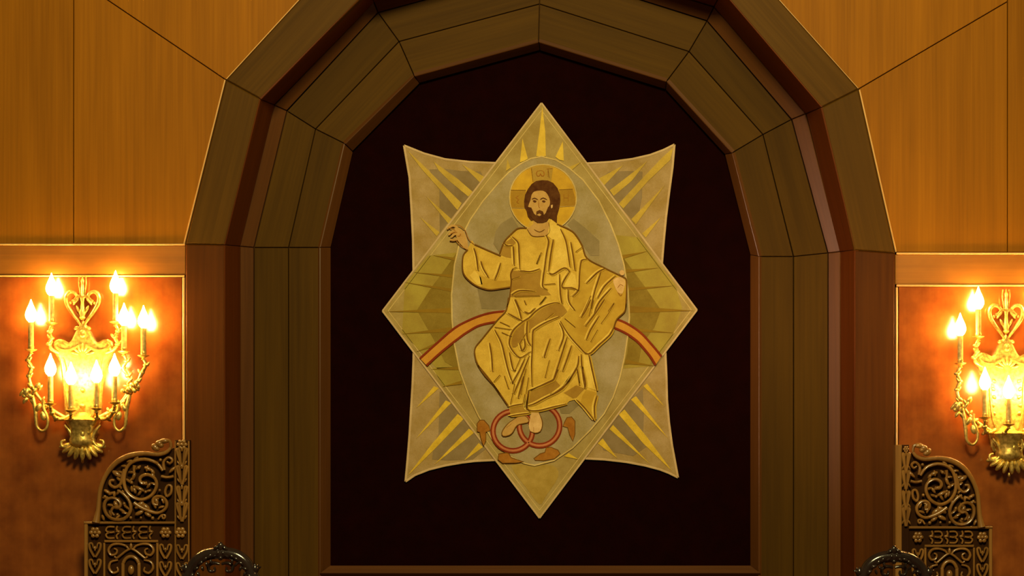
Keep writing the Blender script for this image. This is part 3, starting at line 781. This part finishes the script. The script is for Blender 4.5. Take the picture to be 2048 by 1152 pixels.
# ------------------------------------------------------------------ wall sconces
def make_sconce():
    t = thing('wall_sconce', 'gilt wall sconce with lit candle bulbs on the red panel at the left', 'sconce', tuple(P(165, 740, -0.01)), group='gilt wall sconces beside the arch')
    g = M['gilt']
    Q = lambda x, y, Y=-0.03: P(x, y, Y)
    half = [(165, 640), (173, 652), (180, 664), (186, 677), (193, 685), (203, 680), (214, 678), (223, 684), (225, 697), (219, 710), (212, 722), (209, 740), (206, 765), (203, 800), (201, 830), (196, 856), (190, 876), (165, 884)]
    pl = crom(half, 2)
    pl = pl + [(330 - x, y) for x, y in pl[-2:0:-1]]
    slab('backplate', [Q(x, y, -0.034) for x, y in pl], 0.034, g, t, 0, 0.009, grain=(0, 0, 1))
    # relief of the backplate
    for s in (-1, 1):
        m_ = MB()
        m_.tube([Q(165 + s * x, y, -0.040) for x, y in ((6, 690), (24, 700), (44, 700), (55, 690), (48, 683), (42, 690))], [.006, .007, .008, .007, .006, .004], n=6)
        m_.tube([Q(165 + s * x, y, -0.040) for x, y in ((40, 715), (34, 740), (32, 780), (27, 815), (16, 838), (6, 842))], [.004, .006, .006, .007, .006, .004], n=6)
        m_.build('relief_scroll', g, t)
    m_ = MB()
    for k in range(7):
        a = (k - 3) * 0.42
        m_.ball(Q(165 + 17 * math.sin(a), 712 - 17 * math.cos(a), -0.040), (.008, .008, .024), 8, 5, rot=a)
    m_.build('relief_palmette', g, t)
    m_ = MB()
    for k in range(5):
        for s in (-1, 1):
            m_.ball(Q(165 + s * (25 + 2 * (k % 2)), 735 + k * 16, -0.038), (.009, .007, .012), 7, 5, rot=s * 0.6)
    m_.build('relief_leaf', g, t)
    MB().ball(Q(165, 780, -0.040), (.012, .012, .012), 10, 7).build('boss', g, t)
    # crest: tall finial between two C scrolls
    m_ = MB()
    m_.lathe(Q(165, 640, -0.03), [(.006, 0), (.016, .01), (.012, .02), (.019, .035), (.011, .055), (.008, .09), (.012, .11), (.007, .13), (.0085, .15), (.006, .18), (.009, .195), (.006, .205), (.002, .222)], 10)
    m_.build('finial', g, t)
    MB().tube([Q(165 + x, y, -0.03) for x, y in ((-6, 552), (-7, 565), (-5, 580), (-3, 596))], .004, n=6).tube([Q(165 + x, y, -0.03) for x, y in ((6, 552), (7, 565), (5, 580), (3, 596))], .004, n=6).build('finial_rib', g, t)
    for s in (-1, 1):
        m_ = MB()
        m_.tube([Q(165 + s * x, y, -0.03) for x, y in ((4, 650), (10, 640), (22, 624), (31, 608), (33, 594), (26, 584), (15, 586), (10, 596), (16, 604), (21, 600))],
                [.005, .008, .0095, .0105, .0105, .010, .009, .008, .008, .006], n=8)
        m_.build('crest_scroll', g, t)
        m_ = MB()
        m_.tube([Q(165 + s * x, y, -0.036) for x, y in ((0, 596), (8, 592), (18, 600))], [.007, .007, .003], n=6)
        m_.build('crest_leaf', g, t)
        for x, y, a, b_, ro in ((12, 656, .014, .009, .5), (9, 618, .007, .020, .4), (16, 606, .006, .013, -.6), (22, 622, .006, .014, .9), (14, 636, .006, .014, .5), (24, 606, .007, .008, 0)):
            MB().ball(Q(165 + s * x, y, -0.03), (a, .008, b_), 8, 6, rot=s * ro).build('crest_bud', g, t)
    MB().ball(Q(165, 668, -0.038), (.018, .012, .022), 10, 7).build('crest_mask', g, t)
    # body vase and the shell below it
    m_ = MB()
    m_.lathe(Q(165, 888, -0.055), [(.040, -.02), (.062, .0), (.066, .02), (.058, .04), (.062, .075), (.078, .10), (.084, .118), (.070, .128), (.036, .134), (.026, .150), (.016, .158)], 18)
    m_.build('body_vase', g, t)
    m_ = MB()
    m_.ball(Q(165, 812, -0.060), (.016, .014, .014), 10, 7)
    m_.build('body_knob', g, t)
    for s in (-1, 1):
        m_ = MB()
        m_.tube([Q(165 + s * x, y, -0.075) for x, y in ((36, 850), (26, 862), (20, 878), (28, 892), (40, 893), (42, 883), (34, 880))], [.005, .009, .009, .009, .008, .007, .004], n=8)
        m_.tube([Q(165 + s * x, y, -0.10) for x, y in ((4, 852), (12, 848), (18, 856), (14, 866), (7, 864))], [.004, .006, .006, .005, .003], n=6)
        m_.build('volute', g, t)
    MB().ball(Q(165, 868, -0.105), (.014, .012, .018), 10, 7).build('mask', g, t)
    for k in range(9):
        a = (k - 4) * 0.33
        MB().ball(Q(165 + 30 * math.sin(a) * 1.1, 886 + 20 * math.cos(a), -0.085 + 0.02 * abs(k - 4) / 4), (.014, .018, .040), 8, 6, rot=-a).build('shell_lobe', g, t)
    MB().ball(Q(165, 922, -0.06), (.007, .007, .012), 8, 6).build('drop_tip', g, t)
    # arms: (x of candle, y of bulb centre, y of the cup, depth, path of the arm in picture units)
    arms = [
        (103, 572, 647, -0.062, [(103, 652), (99, 664), (103, 676), (98, 688), (106, 700), (118, 706)]),
        (231, 567, 645, -0.062, [(231, 650), (236, 662), (230, 674), (235, 688), (226, 700), (212, 706)]),
        (62, 625, 700, -0.085, [(62, 706), (56, 720), (63, 735), (58, 752), (64, 775), (82, 800), (104, 820), (135, 838)]),
        (287, 637, 712, -0.085, [(287, 718), (292, 730), (284, 745), (276, 762), (262, 785), (244, 806), (222, 824), (195, 838)]),
        (248, 632, 704, -0.075, [(248, 710), (253, 722), (246, 736), (256, 752), (262, 772), (246, 800), (222, 822), (196, 836)]),
        (101, 733, 808, -0.135, [(101, 814), (104, 826), (112, 836), (124, 838), (138, 832)]),
        (142, 750, 822, -0.165, [(142, 828), (142, 838), (147, 848), (156, 852)]),
        (193, 746, 818, -0.165, [(193, 824), (194, 836), (188, 846), (176, 852)]),
        (229, 733, 806, -0.135, [(229, 812), (226, 824), (218, 834), (206, 838), (194, 832)]),
    ]
    for x, yb, yc, Y, path in arms:
        n_ = len(path)
        pts = []
        for i, (a_, b_) in enumerate(path):
            k = i / (n_ - 1)
            pts.append(Q(a_, b_, Y * (1 - k) + (-0.055 if yc > 690 else -0.03) * k))
        am = MB().tube(pts, [.007] + [.0105 if i % 2 else .0075 for i in range(n_ - 2)] + [.010], n=8)
        for i in range(1, min(4, n_ - 1)):
            am.ball(pts[i], (.016, .012, .010), 8, 5)
        if n_ > 5:
            for i in range(1, n_ - 1):
                am.ball(pts[i] + Vector((.012 if i % 2 else -.012, -.004, .006)), (.007, .007, .014), 7, 5, rot=.6 if i % 2 else -.6)
        arm = am.build('arm', g, t)
        c = P(x, yc, Y)
        MB().lathe(c, [(.004, -.022), (.012, -.018), (.007, -.010), (.016, -.006), (.028, .0), (.030, .003), (.013, .005), (.016, .014), (.014, .022)], 14).build('drip_pan', g, arm)
        zt = P(x, yb + 20, Y).z
        MB().lathe(c, [(.0140, .020), (.0140, zt - c.z), (.010, zt - c.z + .003)], 12).build('candle_sleeve', M['sleeve'], arm)
        zb = Vector((c.x, c.y, zt + .002))
        MB().lathe(zb, [(.010, 0), (.020, .009), (.0275, .024), (.0290, .036), (.0255, .052), (.017, .072), (.008, .092), (.0012, .112)], 12).build('bulb', M['bulb'], arm)
    # leafy masks and hanging loops at the two sides
    for s, cx, cy in ((-1, 62, 784), (1, 262, 776)):
        m_ = MB()
        rnd = random.Random(3 + s)
        for k in range(16):
            a = rnd.uniform(0, 2 * PI); r = rnd.uniform(3, 20)
            m_.ball(Q(cx + r * math.cos(a), cy + r * 0.9 * math.sin(a) + (3 if k % 2 else -3), -0.085 - rnd.uniform(0, .03)), (rnd.uniform(.007, .013), .009, rnd.uniform(.010, .022)), 8, 5, rot=rnd.uniform(-1.3, 1.3))
        m_.build('leaf_cluster', g, t)
        lx = 84 if s < 0 else 240
        m_ = MB()
        m_.tube([Q(lx - s * x, y, -0.09) for x, y in ((-20, 790), (-14, 815), (-12, 835), (-10, 853), (0, 862), (9, 856), (12, 842), (8, 828), (2, 815), (4, 800))],
                [.010, .011, .010, .008, .0075, .007, .0075, .009, .009, .007], n=8)
        m_.ball(Q(lx - s * 2, 832, -0.095), (.014, .010, .024), 8, 6, rot=s * .3)
        m_.ball(Q(lx + s * 8, 815, -0.095), (.014, .010, .024), 8, 6, rot=-s * .6)
        m_.build('hanging_scroll', g, t)
        m_ = MB()
        for k in range(3):
            m_.ball(Q(165 + s * (52 + 9 * k), 838 - 12 * k, -0.075), (.018, .010, .010), 8, 5, rot=s * .7)
        m_.build('arm_leaf', g, t)
    return t

def copy_tree(o, parent=None):
    c = o.copy(); C.objects.link(c)
    if parent is not None:
        inv = o.matrix_parent_inverse.copy()
        c.parent = parent
        c.matrix_parent_inverse = inv
    for ch in list(o.children): copy_tree(ch, c)
    return c
sc = make_sconce()
bpy.context.view_layer.update()
sc2 = copy_tree(sc)
sc2.location = sc.location + Vector((1841 / 400.0, 0, -27 / 400.0))
sc2['label'] = 'gilt wall sconce with lit candle bulbs cut by the right edge of the photo'

# ------------------------------------------------------------------ carved high-backed seats
def make_throne(name, label, mp, side):
    """mp maps the reference drawing (x 168..378) to the seat's own place"""
    YT_ = -0.28
    Q = lambda x, y, d=0.0: P(*mp(x, y), YT_ - d)
    base = Q(273, 1100); base.z = 0
    t = thing(name, label, 'chair', tuple(base), group='carved high-backed seats against the wall')
    w = M['carved']
    R1 = lambda x, y: (160 + x / 6.4, 865 + y / 6.4)
    R2 = lambda x, y: (160 + x / 8.904, 1030 + y / 8.904)
    def tb(name_, key, pts, r, d=0.012, n=7, sm=3, mb=None, closed=False):
        m_ = mb or MB()
        m_.tube([Q(*key(*p), d) for p in pts], r, n=n, smooth=sm)
        if mb is None: return m_.build(name_, w, t)
    I = lambda x, y: (x, y)
    # ground boards
    slab('crest_ground', [Q(*p, -0.012) for p in ((190, 1045), (196, 1000), (204, 966), (219, 934), (240, 914), (268, 906), (310, 905), (338, 900), (352, 893), (378, 893), (378, 1045))], 0.02, M['recess_shade'], t, 0, 0.002, grain=(0, 0, 1))
    zf = Q(0, 1152).z
    f = lambda x, y, d=0.0, z=None: Vector((Q(x, y, d).x, YT_ - d, z if z is not None else Q(x, y, d).z))
    slab('back_board', [f(168, 1042, -0.008), f(378, 1042, -0.008), f(378, 1042, -0.008, 0.0), f(168, 1042, -0.008, 0.0)], 0.035, M['recess_shade'], t, 0, 0.002, grain=(0, 0, 1))
    slab('stile', [f(168, 1046, .008), f(175, 1046, .008), f(175, 1046, .008, 0), f(168, 1046, .008, 0)], 0.02, w, t, 0, 0.003, grain=(0, 0, 1))
    slab('stile', [f(312, 1086, .010), f(316.5, 1086, .010), f(316.5, 1086, .010, .7), f(312, 1086, .010, .7)], 0.02, w, t, 0, 0.003, grain=(0, 0, 1))
    slab('stile', [f(206, 1086, .004), f(210, 1086, .004), f(210, 1086, .004, .7), f(206, 1086, .004, .7)], 0.02, w, t, 0, 0.003, grain=(0, 0, 1))
    slab('rail', [Q(167, 1043, .012), Q(350, 1043, .012), Q(350, 1048, .012), Q(167, 1048, .012)], 0.02, w, t, 0, 0.003, grain=(1, 0, 0))
    slab('rail', [Q(208, 1080, .006), Q(316, 1080, .006), Q(316, 1085, .006), Q(208, 1085, .006)], 0.02, w, t, 0, 0.003, grain=(1, 0, 0))
    # crest
    tb('crest_rim', R1, [(205, 1150), (232, 1000), (245, 850), (265, 710), (320, 570), (400, 450), (500, 360), (640, 295), (820, 268), (1000, 282), (1110, 250), (1165, 190)],
       [.020, .012, .011, .011, .011, .013, .014, .014, .012, .011, .010, .007], 0.012, 8)
    m_ = MB()
    for p in ((960, 190, .016, .022, 0.7), (1010, 140, .020, .016, 0.2), (1080, 110, .024, .012, 0.1), (985, 205, .012, .014, 1.0), (1040, 165, .014, .012, .3)):
        m_.ball(Q(*R1(p[0], p[1]), .012), (p[2], .014, p[3]), 9, 6, rot=p[4] * side)
    m_.build('crest_leaf', w, t)
    tb('crest_scroll', R1, [(1165, 190), (1150, 110), (1060, 92), (1000, 130)], [.007, .008, .007, .005], .014)
    # scrolls
    tb('scroll', R1, [(1060, 490), (980, 390), (830, 342), (680, 372), (595, 460), (562, 610), (592, 740), (680, 830), (800, 860), (920, 800), (980, 690), (960, 590), (870, 540), (790, 560), (765, 610), (800, 655), (860, 640)],
       [.007, .008, .009, .009, .009, .009, .009, .009, .009, .009, .009, .008, .009, .009, .009, .008, .006])
    tb('scroll', R1, [(480, 740), (560, 790), (630, 880), (650, 980), (600, 1080), (490, 1120), (370, 1080), (312, 980), (325, 880), (400, 838), (480, 860), (520, 920), (490, 965), (430, 960), (400, 1010), (440, 1060)],
       [.006, .008, .008, .009, .009, .009, .009, .009, .009, .008, .008, .008, .009, .008, .007, .005])
    tb('scroll', R1, [(575, 470), (545, 560), (520, 660), (450, 703), (385, 665), (390, 615), (440, 612)], [.010, .010, .008, .008, .008, .007, .005])
    tb('scroll', R1, [(690, 900), (780, 960), (900, 1010), (1000, 1030), (1090, 980), (1110, 900), (1060, 830), (980, 820), (935, 860), (945, 920), (1000, 925)], [.010, .010, .009, .008, .008, .009, .008, .008, .008, .008, .005])
    tb('scroll', R1, [(1080, 480), (1070, 380), (1130, 320), (1182, 350), (1155, 395), (1110, 372)], [.008, .007, .007, .007, .006, .005])
    tb('scroll', R1, [(1110, 820), (1090, 760), (1120, 680), (1168, 690), (1160, 780), (1110, 820)], .007)
    tb('scroll', R1, [(1000, 1110), (1040, 1060), (1090, 1060), (1080, 1100), (1050, 1090)], .005)
    tb('scroll', R1, [(700, 420), (690, 480), (690, 560), (640, 620)], [.010, .007, .006, .005])
    tb('scroll', R1, [(1040, 560), (1120, 575), (1200, 560)], .007)
    for x, y, r in ((750, 450, 7), (660, 640, 7), (840, 760, 6), (480, 1050, 6), (930, 1095, 7), (1050, 1075, 5), (650, 1090, 6), (320, 820, 6), (565, 910, 6), (1030, 350, 6), (1020, 740, 6), (690, 690, 5), (780, 1090, 5)):
        MB().ball(Q(*R1(x, y), .014), r * 0.00125, 8, 6).build('pearl', w, t)
    for x, y, a, b_, ro in ((870, 465, 9, 20, 1.2), (930, 500, 8, 16, 0.6), (760, 720, 9, 28, 1.1), (700, 740, 8, 18, .3), (820, 650, 9, 20, 1.3), (880, 680, 7, 18, -.6), (470, 530, 12, 26, 1.0), (760, 930, 12, 28, -0.9), (840, 950, 12, 26, .9),
                           (760, 1030, 10, 24, -1.1), (870, 1050, 9, 20, 1.0), (980, 880, 9, 20, .2), (460, 920, 10, 20, .4), (600, 960, 6, 22, .9), (540, 1000, 7, 22, 1.0), (350, 760, 8, 20, 1.0), (440, 790, 7, 16, 0), (690, 560, 8, 22, -.3), (1180, 480, 7, 22, -.8)):
        MB().ball(Q(*R1(x, y), .008), (a * .0011, .012, b_ * .0010), 9, 6, rot=ro * side).build('leaf', w, t)
    # small leaves following the three large scrolls
    rnd = random.Random(11)
    for ccx, ccy, r0, n_, a0 in ((785, 610, 165, 9, .3), (785, 610, 285, 8, 2.2), (480, 980, 105, 6, .5), (1010, 905, 60, 4, 1.0), (480, 980, 215, 6, 2.6)):
        for k in range(n_):
            a = a0 + k * (2 * PI / n_ if r0 < 200 else 2.6 / n_)
            x, y = ccx + r0 * math.cos(a), ccy + r0 * math.sin(a)
            if not (290 < x < 1180 and 330 < y < 1120): continue
            MB().ball(Q(*R1(x, y), .009), (.0075, .010, .016), 7, 5, rot=(a + .9) * side).build('leaf', w, t)
    # post with a rosette and a run of tulip motifs
    px0, px1 = (350, 379)
    zt = Q(0, 878).z
    slab('post', [f(px0, 880, -.002), f(px1, 880, -.002), f(px1, 880, -.002, 0), f(px0, 880, -.002, 0)], 0.045, M['recess_shade'], t, 0, 0.003, grain=(0, 0, 1))
    if side > 0:
        slab('edge_board', [f(366, 880, .018), f(380, 880, .018), f(380, 880, .018, 0), f(366, 880, .018, 0)], 0.06, w, t, 0, 0.003, grain=(0, 0, 1))
    else:
        for xa_ in (350.5, 377.5):
            MB().tube([f(xa_, 882, .004), f(xa_, 882, .004, .02)], .004, n=6).build('post_bead', w, t)
    def rosette(cx, cy, r, d=.010):
        m_ = MB()
        for k in range(6):
            a = k * PI / 3
            m_.ball(Q(cx + r * .62 * math.cos(a), cy + r * .62 * math.sin(a), d), (r * .0009, .007, r * .0009), 7, 5)
        m_.ball(Q(cx, cy, d + .006), r * .0008, 7, 5)
        ro = m_.build('rosette', w, t)
    pc = 364 if side < 0 else 357
    rosette(pc, 889, 11 if side < 0 else 7)
    k_ = 0
    for y in (912, 947, 988, 1021):
        for s in (-1, 1):
            m_ = MB()
            m_.tube([Q(pc + s * a_ * (1 if side < 0 else .75), y + b_, .008) for a_, b_ in ((1, 22), (4, 10), (8, -4), (10, -12), (6, -14), (4, -4), (2, 12))], [.006, .007, .0085, .0085, .007, .005, .003], n=6)
            m_.build('tulip_leaf', w, t)
        MB().ball(Q(pc, y - 14, .008), (.006, .008, .014), 7, 5).build('bud', w, t)
        for s in (-1, 1):
            MB().ball(Q(pc + s * 7, y + 14, .008), (.005, .008, .013), 7, 5, rot=s * .5).build('bud', w, t)
    # frieze
    for cx in (190, 331, 361)[:3 if side < 0 else 2]: rosette(cx, 1065, 12)
    for cx in (223, 256, 289):
        m_ = MB()
        m_.tube([Q(cx + a_, 1065 + b_, .008) for a_, b_ in ((6, -11), (-7, -11), (-11, -4), (-4, 0), (6, -1))], .0045, n=6)
        m_.tube([Q(cx + a_, 1065 + b_, .008) for a_, b_ in ((6, 11), (-7, 11), (-11, 4), (-4, 0))], .0045, n=6)
        m_.tube([Q(cx + a_, 1065 + b_, .008) for a_, b_ in ((12, -13), (10, -6), (15, 0), (10, 6), (12, 13))], .0045, n=6)
        m_.build('knot', w, t)
        MB().ball(Q(cx + 13, 1063, .010), (.013, .008, .006), 7, 5).build('pearl', w, t)
    # side strips of leaf pairs
    for cx, ys in ((190, (1100, 1133, 1168, 1203)), (331, (1103, 1138, 1172, 1206)), (364, (1104, 1140, 1174, 1208)))[:3 if side < 0 else 2]:
        for y in ys:
            for s in (-1, 1):
                m_ = MB()
                m_.tube([Q(cx + s * a_, y + b_, .006) for a_, b_ in ((1, 14), (5, 8), (10, -2), (11, -12), (6, -13), (3, -3))], [.006, .006, .006, .006, .005, .003], n=6)
                m_.build('tulip_leaf', w, t)
            MB().ball(Q(cx, y - 3, .006), (.006, .008, .014), 7, 5).build('bud', w, t)
    # centre field: two scrolls over a round arch
    for s in (-1, 1):
        tb('scroll', I, [(262 + s * x, y) for x, y in ((4, 1100), (10, 1092), (24, 1088), (38, 1090), (45, 1100), (40, 1110), (30, 1108), (28, 1100), (34, 1097))], [.005, .006, .006, .007, .007, .007, .006, .005, .004], .004)
        tb('scroll', I, [(262 + s * x, y) for x, y in ((2, 1098), (10, 1102), (20, 1110), (28, 1116), (33, 1113))], [.005, .006, .006, .006, .005], .008)
        tb('scroll', I, [(262 + s * x, y) for x, y in ((26, 1120), (40, 1124), (44, 1136), (36, 1146), (26, 1142), (28, 1134))], [.005, .006, .007, .007, .006, .004], .004)
    MB().ball(Q(262, 1093, .006), (.008, .008, .018), 8, 6).build('bud', w, t)
    arc_pts = [(262 + 16 * math.cos(a), 1132 - 19 * math.sin(a)) for a in [PI * i / 10 for i in range(11)]]
    tb('niche_arch', I, [(278, 1190)] + arc_pts + [(246, 1190)], .009, .006)
    MB().ball(Q(262, 1140, .004), (.016, .012, .024), 10, 7).build('niche_head', w, t)
    m_ = MB(); m_.lathe(Vector((Q(262, 1150).x, YT_ - .004, Q(262, 1200).z)), [(.034, 0), (.030, .05), (.020, .09), (.010, .115)], 10); m_.build('niche_bust', w, t)
    # seat, arms and feet of the seat below the picture
    xa, xb = sorted((Q(168, 1100).x, Q(378, 1100).x))
    MB().box((xa, YT_ - 0.44, 0.42), (xb, YT_ - 0.012, 0.47)).build('seat', w, t, smooth=False)
    for x in (xa, xb - .05):
        MB().box((x, YT_ - 0.44, 0.0), (x + .05, YT_ - 0.39, 0.42)).build('leg', w, t, smooth=False)
    return t

make_throne('throne_chair', 'tall carved walnut seat back with scrolled crest below the left sconce', lambda x, y: (x, y), -1)
make_throne('throne_chair', 'tall carved walnut seat back with scrolled crest below the right sconce', lambda x, y: (1985 - (x - 168) * 0.915, y + 9.5), 1)

# ------------------------------------------------------------------ dark carved chairs at the lower edge
def make_chair(px, py, label):
    """px, py: top of the crest rail in the picture; chair stands at y = -0.75"""
    Yc = -0.75
    top_ = P(px, py, Yc)
    t = thing('carved_chair', label, 'chair', (top_.x, Yc, 0), group='dark carved chairs')
    e = M['ebony']
    c = lambda x, y, d=0.0: P(px + x, py + y, Yc - d)
    arc_ = [(-66, 62), (-60, 40), (-50, 22), (-34, 10), (-16, 5), (0, 4), (16, 5), (34, 10), (50, 22), (60, 40), (66, 62)]
    MB().tube([c(x, y + 8) for x, y in arc_], [.024, .025, .027, .027, .027, .028, .027, .027, .027, .025, .024], n=12, smooth=4).build('crest_rail', e, t)
    m_ = MB().tube([c(x * 1.03, y - 1, .004) for x, y in arc_], .0075, n=8, smooth=4)
    m_.build('crest_bead', e, t)
    rnd = random.Random(int(px))
    for x, y, rx, rz, ro in ((0, -1, .014, .022, 0), (-9, 2, .010, .018, .7), (9, 2, .010, .018, -.7), (-5, 12, .010, .013, .4), (5, 12, .010, .013, -.4), (0, 22, .012, .012, 0), (-12, 18, .008, .012, 1), (12, 18, .008, .012, -1)):
        MB().ball(c(x, y, .018), (rx, .012, rz), 8, 6, rot=ro).build('crest_leaf', e, t)
    for i in range(14):
        a = i / 13
        x = -58 + 116 * a
        y = 10 + 44 * abs(2 * a - 1) ** 2.4
        if abs(x) < 14: continue
        MB().ball(c(x, y + 4, .022), (.009, .008, .016), 7, 5, rot=(0.9 if x < 0 else -0.9) + rnd.uniform(-.4, .4)).build('carved_leaf', e, t)
        MB().ball(c(x * .94 + 2, y + 15, .020), (.007, .008, .013), 7, 5, rot=(-0.5 if x < 0 else 0.5) + rnd.uniform(-.4, .4)).build('carved_leaf', e, t)
    for s in (-1, 1):
        m_ = MB().lathe(c(s * 69, 130), [(.018, -.05), (.022, 0), (.015, .06), (.020, .12), (.014, .15), (.022, .165), (.013, .18), (.018, .19), (.020, .20), (.012, .215)], 12)
        m_.build('turned_post', e, t)
        m_ = MB()
        for k in range(5):
            a = (k - 2) * .55
            m_.ball(c(s * 69 + 8 * math.sin(a), 45 - 7 * math.cos(a)), (.006, .008, .014), 7, 5, rot=a)
        m_.ball(c(s * 69, 47), .010, 8, 6)
        m_.build('finial', e, t)
        xx = c(s * 69, 0).x
        MB().box((xx - .02, Yc - .02, 0), (xx + .02, Yc + .02, c(0, 140).z)).build('leg', e, t, smooth=False)
        MB().box((xx - .02, Yc - .50, 0), (xx + .02, Yc - .46, .44)).build('leg', e, t, smooth=False)
    slab('back_panel', [c(-56, 68, -.006), c(56, 68, -.006), Vector((c(56, 0).x, Yc + .006, .55)), Vector((c(-56, 0).x, Yc + .006, .55))], .02, M['reveal'], t, 0, .002, grain=(0, 0, 1))
    xa, xb = c(-72, 0).x, c(72, 0).x
    MB().box((xa, Yc - .50, .44), (xb, Yc - .02, .49)).build('seat', e, t, smooth=False)
    # low carved cresting inside the arch
    for s in (-1, 1):
        MB().tube([c(s * x, y) for x, y in ((2, 34), (14, 32), (24, 38), (22, 48), (12, 48), (12, 40))], [.006, .008, .008, .008, .007, .004], n=8).build('inner_scroll', e, t)
    return t

make_chair(441, 1094, 'dark carved chair with arched crest rail in front of the left arch pillar')
make_chair(1788, 1101, 'dark carved chair with arched crest rail before the right carved seat')
